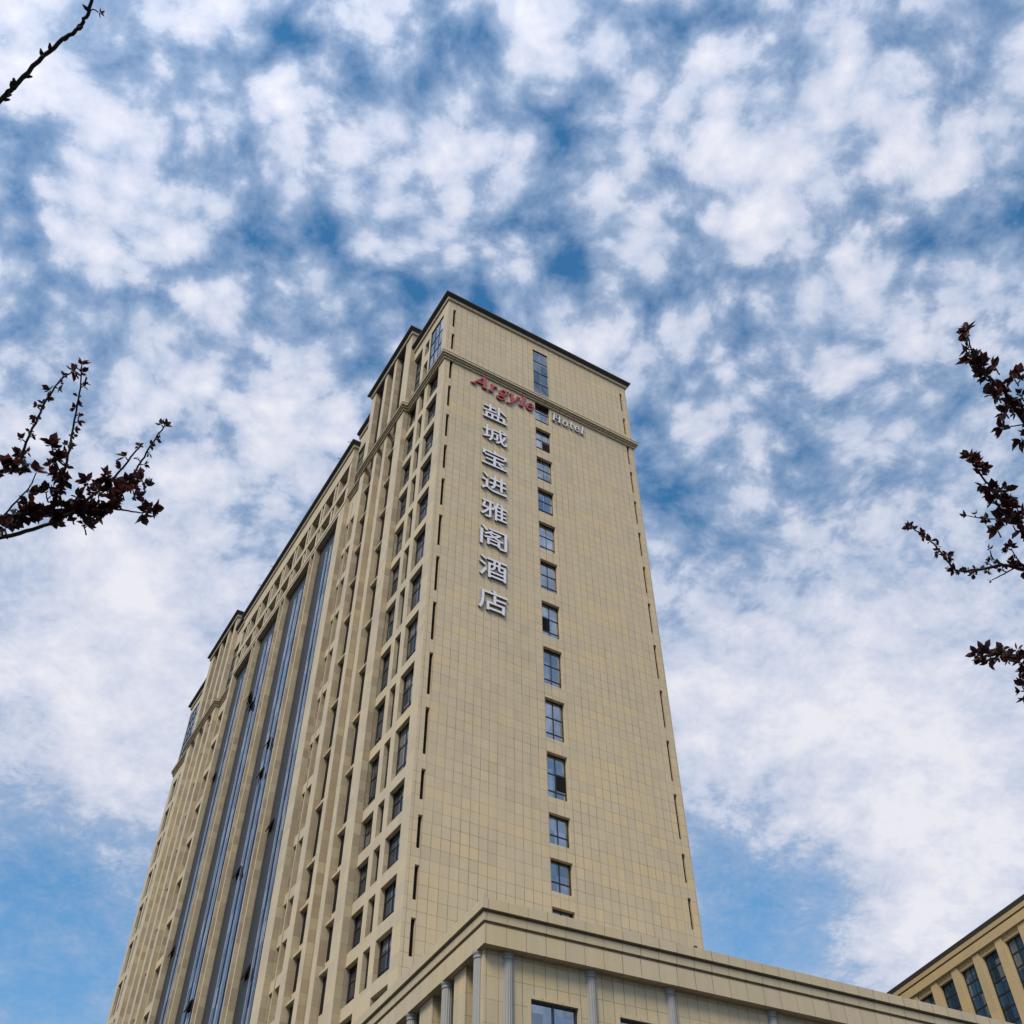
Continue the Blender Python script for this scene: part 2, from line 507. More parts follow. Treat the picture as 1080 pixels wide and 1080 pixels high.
# ------------------------------------------------------------------ the hotel tower
YT = RAD(31.081)
TW = empty('hotel_tower', (-5.05293, 44.71541, 0), YT)
tag(TW, 'tall beige stone hotel tower with a lettered end wall and a long ribbed side', 'hotel tower')
WID, LEN = 17.55, 63.1
T = [74.35, 70.83, 67.30, 63.92, 60.45, 56.97, 53.45, 49.90, 46.16, 42.40, 38.57, 34.83, 31.02, 28.42, 25.80, 23.23, 20.62]
SB = [71.81, 68.67, 64.81, 61.41, 57.91, 54.50, 50.80, 47.11, 43.29, 39.49, 35.67, 31.89, 29.26, 26.64, 24.07, 21.46, 18.9]
ZT_A = 75.55
fr = lambda a, z, d: (a, d, z)           # front wall, openings go into +y
lf = lambda a, z, d: (d, a, z)           # long side, openings go into +x

slits = []
for k, (t, b) in enumerate(zip(T, SB)):
    slits.append((0.46, 0.70, b, t)); slits.append((16.87, 17.11, b - 0.1, t - 0.12))
wins = []
for k in range(2, 17):
    top = T[k] - (0.05 if k > 2 else 0.0) - (0.12 if k > 6 else 0)
    nxt = T[k + 1] if k < 16 else 18.0
    bot = SB[k] + (0.12 if k < 12 else 0.0)
    wins.append((8.07, 9.42, bot - 0.2, top))
TALL = (8.02, 9.46, 68.35, 74.35)
w = MB()
w.wall(fr, 0, WID, 0, ZT_A, slits + wins + [TALL], 0.45)
w.quad((WID, 0, 0), (WID, LEN, 0), (WID, LEN, ZT_A), (WID, 0, ZT_A))
w.quad((0, LEN, 0), (WID, LEN, 0), (WID, LEN, ZT_A), (0, LEN, ZT_A))
w.build('end_wall', M_FRONT, TW, fix=False)

s = MB()
for (a0, a1, z0, z1) in slits:
    s = MB(); s.box(a0, a1, 0.19, 0.44, z0, z1)
    s.build('slit_louvre', M_LOUVRE, TW)


def window(a0, a1, z0, z1, fn, dep, vcuts, hcuts, parent, fm=M_FRAME, gm=M_GLASS, ft=0.055, open_pane=None, name='window'):
    """frame with mullions and transoms (vcuts / hcuts as fractions); the panes are a child"""
    def bx(m, A0, A1, Z0, Z1, d0, d1, mi=0):
        p, q = fn(A0, Z0, d0), fn(A1, Z1, d1)
        m.box(min(p[0], q[0]), max(p[0], q[0]), min(p[1], q[1]), max(p[1], q[1]), Z0, Z1, mi)
    f = MB()
    e = 0.003
    bx(f, a0 + e, a0 + ft, z0 + e, z1 - e, dep - 0.07, dep)
    bx(f, a1 - ft, a1 - e, z0 + e, z1 - e, dep - 0.07, dep)
    bx(f, a0 + ft, a1 - ft, z0 + e, z0 + ft, dep - 0.07, dep)
    bx(f, a0 + ft, a1 - ft, z1 - ft, z1 - e, dep - 0.07, dep)
    for c in vcuts:
        a = a0 + (a1 - a0) * c
        bx(f, a - ft * .45, a + ft * .45, z0 + ft, z1 - ft, dep - 0.06, dep - 0.002)
    for c in hcuts:
        z = z0 + (z1 - z0) * c
        bx(f, a0 + ft, a1 - ft, z - ft * .45, z + ft * .45, dep - 0.055, dep - 0.004)
    fo = f.build(name, fm, parent)
    g_ = MB()
    p = [fn(a0 + e, z0 + e, dep - 0.02), fn(a1 - e, z0 + e, dep - 0.02), fn(a1 - e, z1 - e, dep - 0.02), fn(a0 + e, z1 - e, dep - 0.02)]
    g_.quad(*p)
    g_.build('pane', gm, fo)
    if open_pane:
        (oa, ob, oz0, oz1) = open_pane
        d_ = MB()
        bx(d_, a0 + (a1 - a0) * oa, a0 + (a1 - a0) * ob, z0 + (z1 - z0) * oz0, z0 + (z1 - z0) * oz1, dep - 0.035, dep - 0.021)
        d_.build('open_gap', M_DARK, fo)
        # the sash itself, hinged at its top and pushed outwards
    return fo


for k, (a0, a1, z0, z1) in enumerate(wins):
    op = None
    if k == 1: op = (0.5, 0.95, 0.12, 0.52)
    if k == 6: op = (0.05, 0.5, 0.2, 0.6)
    if k == 9: op = (0.5, 0.95, 0.24, 0.60)
    hc = (0.19, 0.57) if (z1 - z0) > 2.2 else (0.36,)
    window(a0, a1, z0, z1, fr, 0.29, (0.5,), hc, TW, open_pane=op)
window(*TALL, fr, 0.10, (0.5,), (0.25, 0.5, 0.75), TW, gm=M_GLASSL, ft=0.028, fm=M_FRAME, name='tall_window')

# ---- long side -------------------------------------------------------------
GP = -0.42      # plane of the projecting piers
A_END = 6.05
side_holes = []
A_wins = []
for k in range(2, 16):
    top = T[k] - 0.15; bot = T[k + 1] + 0.52
    for (v0, v1) in ((0.92, 2.68), (3.25, 4.05), (4.58, 6.05)):
        A_wins.append((v0, v1, bot, top))
A_low = [(0.92, 2.68, 19.0, 20.5), (4.58, 6.05, 19.0, 20.5)]
A_glass = (0.80, 2.95, 68.75, 74.3)
A_glass2 = (4.48, 6.04, 68.75, 74.2)
A_top = [(3.22, 3.97, 72.1, 73.9), (3.22, 3.97, 69.0, 70.9)]
w = MB()
w.wall(lf, 0, A_END, 0, ZT_A, A_wins + A_low + [A_glass, A_glass2] + A_top, 0.36)
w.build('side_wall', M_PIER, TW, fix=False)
for (v0, v1, z0, z1) in A_wins:
    if v1 - v0 > 1:
        window(v0, v1, z0, z1, lf, 0.31, (0.5,), (0.22, 0.62), TW, gm=M_GLASSW)
    else:
        window(v0, v1, z0, z1, lf, 0.31, (), (0.3,), TW, ft=0.06, gm=M_GLASSW)
for (v0, v1, z0, z1) in A_low + A_top:
    window(v0, v1, z0, z1, lf, 0.33, (), (), TW, gm=M_DARK)
window(*A_glass, lf, 0.09, (0.33, 0.66), (0.33, 0.66), TW, gm=M_GLASSL, ft=0.028, name='tall_window')
window(*A_glass2, lf, 0.34, (0.5,), (0.2, 0.4, 0.6, 0.8), TW, gm=M_GLASSL, ft=0.05, name='tall_window')


def ribbed_bay(v0, v1, piers, ztop, ledge_bays, up, zmid):
    """projecting ribbed block: recessed dark wall, stone ribs and a sill at every floor"""
    w_ = MB()
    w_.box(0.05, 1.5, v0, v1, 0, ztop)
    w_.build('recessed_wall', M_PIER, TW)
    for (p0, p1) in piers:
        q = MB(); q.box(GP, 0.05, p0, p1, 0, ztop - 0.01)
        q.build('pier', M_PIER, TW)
    for (b0, b1) in ledge_bays:
        for k in range(2, 16):
            t_ = T[k]
            if t_ > zmid - 0.6:
                continue
            q = MB(); q.box(-0.22, 0.049, b0 + 0.004, b1 - 0.004, t_ + 0.47, t_ + 0.60)
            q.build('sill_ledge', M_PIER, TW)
        for k in range(2, 16):
            if T[k] > zmid - 0.6:
                continue
            q = MB(); q.box(0.028, 0.052, b0 + 1.22, b1 - 0.06, T[k + 1] + 1.2, T[k] + 0.40)
            q.build('recess_window', M_LOUVRE, TW)
    for (pa, pb) in zip(piers, piers[1:]):                # the top storeys are glazed between the ribs
        q = MB(); q.box(0.026, 0.051, pa[1] + 0.03, pb[0] - 0.03, zmid + 0.2, ztop - 0.02)
        q.build('recess_window', M_LOUVRE, TW)
        q = MB(); q.box(0.026, 0.051, pa[1] + 0.03, pb[0] - 0.03, zmid - 3.2, zmid - 0.7)
        q.build('recess_window', M_LOUVRE, TW)


ribbed_bay(A_END, 14.15, [(6.05, 7.25), (8.95, 9.52), (10.86, 11.48), (13.3, 14.15)], 78.0,
           [(7.25, 8.95), (11.48, 13.3)], 0, 67.0)
ribbed_bay(48.2, 57.1, [(48.2, 49.0), (50.6, 51.3), (53.2, 53.85), (55.8, 57.1)], 77.3, [(49.0, 50.6)], 0, 65.6)

# ---- bay C (between ribs and centre) and its twin at the far end
def narrow_bay(v0, v1, fin, holes_v, ztop, zglass, zmid):
    hs = []
    for k in range(2, 16):
        if T[k] - 0.15 > zmid:
            continue
        for (h0, h1) in holes_v:
            hs.append((h0, h1, T[k + 1] + 0.55, T[k] - 0.15))
    gl_ = (v0 + 0.25, v1 - 0.05, zmid + 1.6, zglass)
    w_ = MB(); w_.wall(lf, v0, v1, 0, ztop, hs + [gl_], 0.75)
    w_.quad((0, v0, ztop), (0, v1, ztop), (3, v1, ztop), (3, v0, ztop))
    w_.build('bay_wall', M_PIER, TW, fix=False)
    for (h0, h1, z0, z1) in hs:
        if z1 > 19:
            window(h0, h1, z0, z1, lf, 0.70, (0.5,) if h1 - h0 > 1 else (), (0.3,), TW, gm=M_GLASSW)
    window(*gl_, lf, 0.16, (0.5,), (0.25, 0.5, 0.75), TW, gm=M_GLASSL, ft=0.04, name='tall_window')
    for (f0, f1) in fin:
        q = MB(); q.box(-0.05, 0.02, f0, f1, 0, zmid - 0.8)
        q.build('downpipe', M_PIER, TW)


narrow_bay(14.15, 17.08, [(16.23, 16.36)], [(14.5, 16.2), (16.40, 17.05)], 75.6, 73.4, 66.8)
narrow_bay(44.4, 48.2, [(45.9, 46.03)], [(44.45, 45.8), (46.1, 47.9)], 75.2, 72.6, 65.3)

# far corner bay
hs = []
FARW = ((57.25, 58.9), (59.3, 60.0), (60.5, 62.1))
for k in range(2, 16):
    if T[k] > 65.0:
        continue
    for h in FARW:
        hs.append((h[0], h[1], T[k + 1] + 0.55, T[k] - 0.15))
fg = (57.3, 62.6, 66.2, 73.2)
w = MB(); w.wall(lf, 57.1, LEN, 0, 74.6, hs + [fg], 0.36); w.build('side_wall', M_PIER, TW, fix=False)
for h in hs:
    window(*h, lf, 0.30, (0.5,) if h[1] - h[0] > 1 else (), (), TW)
window(*fg, lf, 0.06, (0.2, 0.4, 0.6, 0.8), (0.2, 0.4, 0.6, 0.8), TW, gm=M_GLASSL, ft=0.04, name='tall_window')

# ---- centre: four glass strips between paired fins, gallery openings above
CF = -0.40
C0v, C1v = 17.08, 44.4
ZB = 66.3
w = MB()
w.box(CF, 0.6, 17.08, 18.42, 0, ZB)                       # near end pier
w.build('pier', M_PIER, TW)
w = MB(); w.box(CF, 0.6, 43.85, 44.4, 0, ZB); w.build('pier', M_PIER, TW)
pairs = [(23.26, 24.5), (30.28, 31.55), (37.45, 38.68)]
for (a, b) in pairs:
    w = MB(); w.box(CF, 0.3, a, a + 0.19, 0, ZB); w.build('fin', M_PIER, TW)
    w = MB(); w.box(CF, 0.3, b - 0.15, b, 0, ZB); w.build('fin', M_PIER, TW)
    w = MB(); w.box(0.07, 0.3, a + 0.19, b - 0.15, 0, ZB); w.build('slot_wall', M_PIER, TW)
edges = [18.42] + [x for ab in pairs for x in ab] + [43.85]
rs = random.Random(3)
ZG = 64.6
for i in range(4):
    v0, v1 = edges[2 * i], edges[2 * i + 1]
    gm = MB(); gm.quad((0.06, v0, 10), (0.06, v1, 10), (0.06, v1, ZG), (0.06, v0, ZG))
    cw = gm.build('curtain_wall', M_GLASSL, TW)
    vs = v1 - 1.86
    for k in range(7):
        v = v0 + 0.04 + (vs - v0 - 0.06) * k / 6
        mm = MB(); mm.box(0.015, 0.062, v - 0.03, v + 0.03, 10, ZG)
        mm.build('mullion', M_MULL if k % 2 == 0 else M_FRAME, cw)
    pn = MB(); pn.box(0.03, 0.09, vs, v1 - 0.005, 10, ZG)  # matte dark strip painted in for the fin's reflection in the glass
    pn.build('reflection_strip', M_PANEL, TW)
    hd = MB(); hd.box(0.055, 0.3, v0, v1, ZG, ZB); hd.build('dark_head_panel', M_FRAME, cw)

# open top-hung sashes in the strips (photo directions)
def side_point(px, py, off):
    d = ray(px, py)
    o = Vector((-5.05293, 44.71541, 0)); ex = Vector((math.cos(YT), math.sin(YT), 0)); ey = Vector((-math.sin(YT), math.cos(YT), 0))
    pl = o + ex * off
    t_ = ((pl - CAMPOS).dot(ex)) / d.dot(ex)
    q = CAMPOS + d * t_ - o
    return q.dot(ey), q.z


for (px, py) in ((266, 741), (261.5, 736) , (285, 779), (277, 811), (266, 734), (283, 871), (263, 1019), (253, 915), (183, 1000), (202, 1055), (194, 863)):
    v, z = side_point(px, py, 0.06)
    best = min(range(4), key=lambda i: 0 if edges[2 * i] < v < edges[2 * i + 1] else min(abs(v - edges[2 * i]), abs(v - edges[2 * i + 1])))
    v = min(max(v, edges[2 * best] + 0.6), edges[2 * best + 1] - 0.6)
    q = MB()
    v0, v1, h_ = v - 0.36, v + 0.36, 0.85
    a_ = 0.24
    q.box(-0.012, 0.03, v0 + 0.04, v1 - 0.04, z - h_ + 0.05, z - 0.04)
    x0, z0, x1, z1 = 0.0, z, -a_, z - h_ + 0.06
    i = len(q.v)
    for dxx, dzz in ((0, 0), (.045, -.02)):
        q.v += [(x0 + dxx, v0, z0 + dzz), (x0 + dxx, v1, z0 + dzz), (x1 + dxx, v1, z1 + dzz), (x1 + dxx, v0, z1 + dzz)]
    for fa in ((0, 1, 2, 3), (4, 7, 6, 5), (0, 4, 5, 1), (1, 5, 6, 2), (2, 6, 7, 3), (3, 7, 4, 0)):
        q.f.append(tuple(i + j for j in fa)); q.mi.append(0)
    q.build('open_sash', M_DARK, TW)

# gallery band
gal = lambda a, z, d: (CF + d, a, z)
gal2 = lambda a, z, d: (CF + 0.05 + d, a, z)
rows = []
per = 3.16
for k in range(-1, 8):
    v = 20.72 + per * k
    for (z0, z1) in ((67.0, 68.85), (69.5, 72.05)):
        a0, a1 = max(v, 17.5), min(v + 2.1, 43.9)
        if a1 - a0 > 0.4:
            rows.append((a0, a1, z0, z1))
        b0, b1 = v + 2.42, v + 2.82
        if b1 < 43.9:
            rows.append((b0, b1, z0, z1))
w = MB(); w.wall(gal, C0v, C1v, ZB, 74.0, rows, 0.85)
w.quad((CF, C0v, ZB), (CF, C1v, ZB), (0.6, C1v, ZB), (0.6, C0v, ZB))
w.quad((CF, C0v, ZB), (CF, C0v, 74.0), (1.0, C0v, 74.0), (1.0, C0v, ZB))
w.quad((CF, C1v, ZB), (CF, C1v, 74.0), (1.0, C1v, 74.0), (1.0, C1v, ZB))
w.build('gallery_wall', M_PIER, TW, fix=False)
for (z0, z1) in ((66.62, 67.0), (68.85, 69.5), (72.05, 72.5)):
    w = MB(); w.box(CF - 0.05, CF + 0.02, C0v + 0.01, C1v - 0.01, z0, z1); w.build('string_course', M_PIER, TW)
w = MB(); w.quad((CF + 0.84, C0v + 0.05, ZB), (CF + 0.84, C1v - 0.05, ZB), (CF + 0.84, C1v - 0.05, 73.5), (CF + 0.84, C0v + 0.05, 73.5))
w.build('gallery_back', M_DARK, TW, fix=False)

# roofs
w = MB()
w.quad((0, 0, ZT_A - .2), (WID, 0, ZT_A - .2), (WID, LEN, ZT_A - .2), (0, LEN, ZT_A - .2))
w.box(0.06, 7, A_END + .01, 14.14, 75.5, 77.97); w.box(GP + 0.03, 7, A_END + .04, 14.12, 78.01, 78.52)
w.box(0.06, 7, 48.21, 57.09, 75.5, 77.2); w.box(GP + 0.03, 7, 48.23, 57.07, 77.31, 77.78)
w.build('roof', M_ROOF, TW)


def cornice(path, z, parts, name='cornice', out=1.0, closed=False):
    """parts: list of (profile[(offset, dz)], material)"""
    root = None
    for prof, m in parts:
        q = MB(); q.sweep(path, [(o, z + dz) for o, dz in prof], closed, out=out)
        o = q.build(name if root is None else ('flashing_and_shade' if m is M_CAP else 'moulding'), m, TW if root is None else root)
        root = root or o
    return root


TOP = [([(-0.02, -0.62), (0.13, -0.62), (0.16, -0.40), (0.02, -0.38), (-0.02, -0.38)], M_TRIM),
       ([(-0.02, -0.375), (0.10, -0.375), (0.16, -0.25), (0.34, -0.16), (0.40, -0.10), (-0.02, -0.10)], M_CAP),  # cove under the fascia, its underside shade put into the dark colour
       ([(-0.02, -0.097), (0.42, -0.097), (0.42, 0.0), (0.36, 0.02), (-0.02, 0.02)], M_CAP)]
MID = [([(-0.02, -0.60), (0.12, -0.60), (0.12, -0.46), (-0.02, -0.46)], M_TRIM),
       ([(-0.02, -0.40), (0.22, -0.40), (0.22, -0.26), (-0.02, -0.26)], M_TRIM),
       ([(-0.02, -0.22), (0.34, -0.22), (0.34, -0.03), (-0.02, -0.03)], M_TRIM),
       ([(-0.02, -0.027), (0.36, -0.027), (0.36, 0.015), (-0.02, 0.015)], M_CAP),
       ([(-0.02, -0.455), (0.03, -0.455), (0.03, -0.405), (-0.02, -0.405)], M_CAP),  # strip filling the recessed gap, shadow put into its colour
       ([(-0.02, -0.255), (0.14, -0.255), (0.14, -0.225), (-0.02, -0.225)], M_CAP)]  # upper gap strip, likewise coloured as shadow
# plan runs: far along the side -> towards the camera corner -> along the front (outside on the right hand when reversed)
cornice([(0, A_END), (0, 0), (WID, 0), (WID, 12)], 76.0, TOP)
cornice([(3, A_END + .01), (GP, A_END + .01), (GP, 14.15), (3, 14.15)], 78.6, TOP, out=-1.0)
cornice([(0, 14.16), (0, 17.07)], 76.0, TOP, out=-1.0)
cornice([(3, C0v), (CF, C0v), (CF, C1v), (3, C1v)], 74.6, TOP, out=-1.0)
cornice([(0, 44.42), (0, 48.18)], 75.6, TOP, out=-1.0)
cornice([(3, 48.2), (GP, 48.2), (GP, 57.1), (3, 57.1)], 77.85, TOP, out=-1.0)
cornice([(0, 57.12), (0, LEN), (6, LEN)], 74.9, TOP, out=-1.0)
cornice([(0, 17.06), (0, 14.15), (GP, 14.15), (GP, A_END), (0, A_END), (0, 0), (WID, 0), (WID, 10)], 67.62, MID, name='string_cornice')
cornice([(0, LEN), (0, 57.1), (GP, 57.1), (GP, 48.2), (0, 48.2), (0, 44.42)], 65.85, MID, name='string_cornice')

# ------------------------------------------------------------------ raised lettering on the end wall
def text_obj(name, body, u0, u1, z0, z1, parent, mats, depth=0.09, gap=0.05, bold=0.008):
    """one raised character fitted to a rectangle of the wall"""
    c = bpy.data.curves.new(name, 'FONT')
    c.body = body; c.extrude = 0.5
    tmp = bpy.data.objects.new('tmp', c); COL.objects.link(tmp)
    dg = bpy.context.evaluated_depsgraph_get()
    src = bpy.data.meshes.new_from_object(tmp.evaluated_get(dg))
    bpy.data.objects.remove(tmp); bpy.data.curves.remove(c)
    xs = [v.co.x for v in src.vertices]; ys = [v.co.y for v in src.vertices]
    x0, x1, y0, y1 = min(xs), max(xs), min(ys), max(ys)
    vv, ff = [], []
    for k, (ox, oy) in enumerate(((0, 0), (bold, 0), (-bold, 0), (0, bold), (0, -bold))):     # a bold cut: the outline thickened on all sides
        i = len(vv)
        for v in src.vertices:
            u = u0 + (v.co.x + ox - x0) / (x1 - x0) * (u1 - u0)
            z = z0 + (v.co.y + oy - y0) / (y1 - y0) * (z1 - z0)
            vv.append((u, (-gap - depth - 0.003 * k) if v.co.z > 0 else -gap + 0.003 * k, z))
        ff += [tuple(i + j for j in p.vertices) for p in src.polygons]
    bpy.data.meshes.remove(src)
    me = bpy.data.meshes.new(name); me.from_pydata(vv, [], ff)
    me.materials.clear()
    for m in mats:
        me.materials.append(m)
    me.update()
    for p in me.polygons:
        p.material_index = 0 if p.center.y < -gap - depth * .9 else 1
    o = bpy.data.objects.new(name, me); COL.objects.link(o); o.parent = parent
    return o


ORI = Vector((-5.05293, 44.71541, 0))
EX = Vector((math.cos(YT), math.sin(YT), 0)); EY = Vector((-math.sin(YT), math.cos(YT), 0))
cs = empty('chinese_sign', ORI + EX * 4.4 + EY * -0.1 + Vector((0, 0, 43.3)), YT)
tag(cs, 'vertical row of eight raised white Chinese characters on the beige end wall', 'sign')
tops = [63.80, 61.20, 58.50, 55.80, 53.10, 50.48, 47.72, 44.98]
for ch, zt in zip('盐城宝进雅阁酒店', tops):
    o = text_obj('character', ch, 3.42, 5.42, zt - 1.72, zt, cs, [M_WHITE, M_LSIDE])
    for v in o.data.vertices:
        v.co -= Vector((4.4, -0.1, 43.3))

# Latin letters: heavy slab italics drawn as stroke outlines
def stroke(pts, w0, w1=None):
    return ('s', pts, w0, w0 if w1 is None else w1)


GL = {
    'A': (1.0, [([(0.0, 0), (0.52, 1.0)], 0.11), ([(0.52, 1.0), (0.86, 0)], 0.21), ([(0.2, 0.32), (0.72, 0.32)], 0.11),
                ([(-0.12, 0.03), (0.20, 0.03)], 0.085), ([(0.66, 0.03), (1.04, 0.03)], 0.085)]),
    'r': (0.58, [([(0.16, 0), (0.16, 0.66)], 0.18), ([(0.16, 0.46), (0.3, 0.62), (0.5, 0.62)], 0.15), ([(0, 0.03), (0.36, 0.03)], 0.08), ([(0.0, 0.64), (0.16, 0.64)], 0.08)]),
    'g': (0.66, [([(0.30, 0.18), (0.10, 0.26), (0.08, 0.48), (0.24, 0.65), (0.42, 0.6), (0.5, 0.42), (0.42, 0.22), (0.30, 0.18)], 0.14), ([(0.40, 0.62), (0.66, 0.68)], 0.10),
                 ([(0.2, 0.16), (0.16, 0.06), (0.5, 0.0), (0.56, -0.16), (0.34, -0.30), (0.06, -0.26), (0.02, -0.12), (0.16, 0.02)], 0.11)]),
    'y': (0.68, [([(0.1, 0.66), (0.32, 0.04)], 0.18), ([(0.62, 0.66), (0.30, -0.14), (0.14, -0.28), (0.0, -0.26)], 0.11), ([(-0.04, 0.65), (0.26, 0.65)], 0.08), ([(0.48, 0.65), (0.76, 0.65)], 0.08)]),
    'l': (0.36, [([(0.17, 0), (0.17, 1.0)], 0.19), ([(0, 0.03), (0.36, 0.03)], 0.08), ([(0.02, 0.97), (0.17, 0.97)], 0.08)]),
    'e': (0.60, [([(0.08, 0.36), (0.5, 0.36)], 0.09), ([(0.5, 0.36), (0.46, 0.56), (0.30, 0.64), (0.12, 0.52), (0.08, 0.3), (0.16, 0.1), (0.34, 0.03), (0.54, 0.14)], 0.15)]),
    'H': (0.96, [([(0.18, 0), (0.18, 1.0)], 0.2), ([(0.76, 0), (0.76, 1.0)], 0.2), ([(0.18, 0.5), (0.76, 0.5)], 0.12)] + [([(a, z), (b, z)], 0.08) for a, b in ((0, 0.38), (0.56, 0.96)) for z in (0.04, 0.96)]),
    'o': (0.64, [([(0.32, 0.04), (0.12, 0.12), (0.08, 0.34), (0.16, 0.56), (0.32, 0.63), (0.5, 0.56), (0.56, 0.34), (0.5, 0.12), (0.32, 0.04)], 0.15)]),
    't': (0.46, [([(0.2, 0.9), (0.2, 0.16), (0.28, 0.05), (0.44, 0.10)], 0.17), ([(0.02, 0.62), (0.44, 0.62)], 0.1)]),
}


def latin(word, u0, u1, z0, h, shear, parent, mats, base, depth=0.10, gap=0.05, weight=1.0):
    tot = sum(GL[c][0] for c in word) + 0.10 * (len(word) - 1)
    sx = (u1 - u0) / tot
    x = 0.0
    for ch in word:
        wd, strokes = GL[ch]
        q = MB()
        for si, (pts, wt) in enumerate(strokes):
            P_ = [Vector((p[0] * sx, p[1] * h)) for p in pts]
            wt_ = wt * weight * (sx + h) / 2
            L_, R_ = [], []
            for k, p in enumerate(P_):
                d = (P_[min(k + 1, len(P_) - 1)] - P_[max(k - 1, 0)]).normalized()
                nn = Vector((-d.y, d.x)) * wt_ / 2
                L_.append(p + nn); R_.append(p - nn)
            jit = 0.003 * si
            def to(p, y):
                return (u0 + x * sx + p.x + p.y * shear - base[0], y - base[1], z0 + p.y - base[2])
            i = len(q.v)
            n_ = len(P_)
            for k in range(n_):
                q.v += [to(L_[k], -gap - depth - jit), to(R_[k], -gap - depth - jit), to(R_[k], -gap + jit), to(L_[k], -gap + jit)]
            for k in range(n_ - 1):
                a = i + 4 * k; b = a + 4
                q.f.append((a, a + 1, b + 1, b)); q.mi.append(0)
                q.f.append((a + 1, a + 2, b + 2, b + 1)); q.mi.append(1)
                q.f.append((a + 2, a + 3, b + 3, b + 2)); q.mi.append(1)
                q.f.append((a + 3, a, b, b + 3)); q.mi.append(1)
            q.f.append((i, i + 3, i + 2, i + 1)); q.mi.append(1)
            e_ = i + 4 * (n_ - 1)
            q.f.append((e_, e_ + 1, e_ + 2, e_ + 3)); q.mi.append(1)
        q.build('letter', mats, parent)
        x += wd + 0.10


b1 = (2.4, -0.1, 65.4)
rsn = empty('red_sign', ORI + EX * b1[0] + EY * b1[1] + Vector((0, 0, b1[2])), YT)
tag(rsn, 'raised red slanted lettering just under the string cornice of the end wall', 'sign')
latin('Argyle', 2.42, 7.75, 65.42, 1.42, 0.26, rsn, [M_RED, M_REDS], b1, weight=0.92)
b2 = (9.5, -0.1, 65.55)
wsn = empty('white_sign', ORI + EX * b2[0] + EY * b2[1] + Vector((0, 0, b2[2])), YT)
tag(wsn, 'small raised white word just right of the topmost window under the string cornice', 'sign')
latin('Hotel', 9.52, 12.5, 65.55, 0.98, 0.10, wsn, [M_WHITE, M_LSIDE], b2, weight=0.72)

# ------------------------------------------------------------------ podium in front of the tower
YP = RAD(27.364)
r0 = ray(510.6, 957.2); kk = 30.0 / math.hypot(r0.x, r0.y)
PO = Vector((r0.x * kk, r0.y * kk, 0))
PD = empty('podium_building', PO, YP)
tag(PD, 'low beige stone podium with heavy cornice and fluted grey half columns', 'building')
REC = 0.38
pfn = lambda a, z, d: (a, REC + d, z)
PL, PDp = 38.0, 28.0


def pod_edge(px, py, v):
    d = ray(px, py)
    n_ = Vector((-math.sin(YP), math.cos(YP), 0))
    t_ = ((PO + n_ * v - CAMPOS).dot(n_)) / d.dot(n_)
    return (CAMPOS + d * t_ - PO).dot(Vector((math.cos(YP), math.sin(YP), 0)))


cols_u = [pod_edge(px, py, REC - 0.1) for px, py in ((537.3, 1017.8), (624.6, 1035.6), (708.8, 1053), (815.6, 1070.7))]
cols_u += [cols_u[-1] + 3.8 * k for k in range(1, 7)]
WU = [pod_edge(px, py, REC + 0.1) for px, py in ((558, 1053), (607.6, 1062), (651.4, 1071))]

pw = [(WU[0], WU[1], 10.6, 14.06), (WU[2], WU[2] + 1.58, 10.6, 14.06), (7.8, 9.5, 10.6, 14.06), (11.6, 13.3, 10.6, 14.06)] + [(c + 1.0, c + 2.8, 10.6, 14.06) for c in cols_u[4:-1]]
ZS = 15.26
w = MB()
w.wall(pfn, 0.20, PL, 0, ZS, pw, 0.16)
w.quad((PL, REC, 0), (PL, PDp, 0), (PL, PDp, 16.3), (PL, REC, 16.3))
w.quad((0.2, PDp, 0), (PL, PDp, 0), (PL, PDp, 16.3), (0.2, PDp, 16.3))
w.quad((0.20, REC, 0), (0.20, REC + 0.3, 0), (0.20, REC + 0.3, ZS), (0.20, REC, ZS))
w.build('front_wall', M_POD, PD, fix=False)
for h in pw:
    window(*h, pfn, 0.15, (0.5,), (0.33, 0.66), PD, gm=M_GLASS, ft=0.06)
    q = MB()
    q.box(h[0] - 0.09, h[0] - 0.003, REC - 0.03, REC + 0.05, h[2], h[3] + 0.09)
    q.box(h[1] + 0.003, h[1] + 0.09, REC - 0.03, REC + 0.05, h[2], h[3] + 0.09)
    q.box(h[0] - 0.003, h[1] + 0.003, REC - 0.03, REC + 0.05, h[3] + 0.003, h[3] + 0.09)
    q.build('window_surround', M_TRIM, PD)
# side wall set back behind a colonnade
w = MB()
w.box(2.6, 3.2, 0.75, PDp, 0, ZS - 0.004)
w.build('side_wall', M_POD, PD)
side_p = [(0.20, 0.78, 0.68), (1.72, 2.55, 0.95), (4.2, 5.2, 0.95), (7.3, 8.3, 0.95), (10.3, 11.3, 0.95), (13.5, 14.5, 0.95), (17, 18, .95), (21, 22, .95)]
for i, (a, b, d) in enumerate(side_p):
    q = MB(); q.box(0.24 if i else 0.206, 1.345, REC + 0.305 if i == 0 else a, b, 0, ZS - 0.002); q.build('pier', M_POD, PD)
for (a, b) in [(side_p[i][1], side_p[i + 1][0]) for i in range(len(side_p) - 1)]:
    window(a + 0.05, b - 0.05, 8.0, 14.6, lambda A, Z, d: (2.55 + d, A, Z), 0.02, (0.5,), (0.3, 0.6, 0.85), PD)


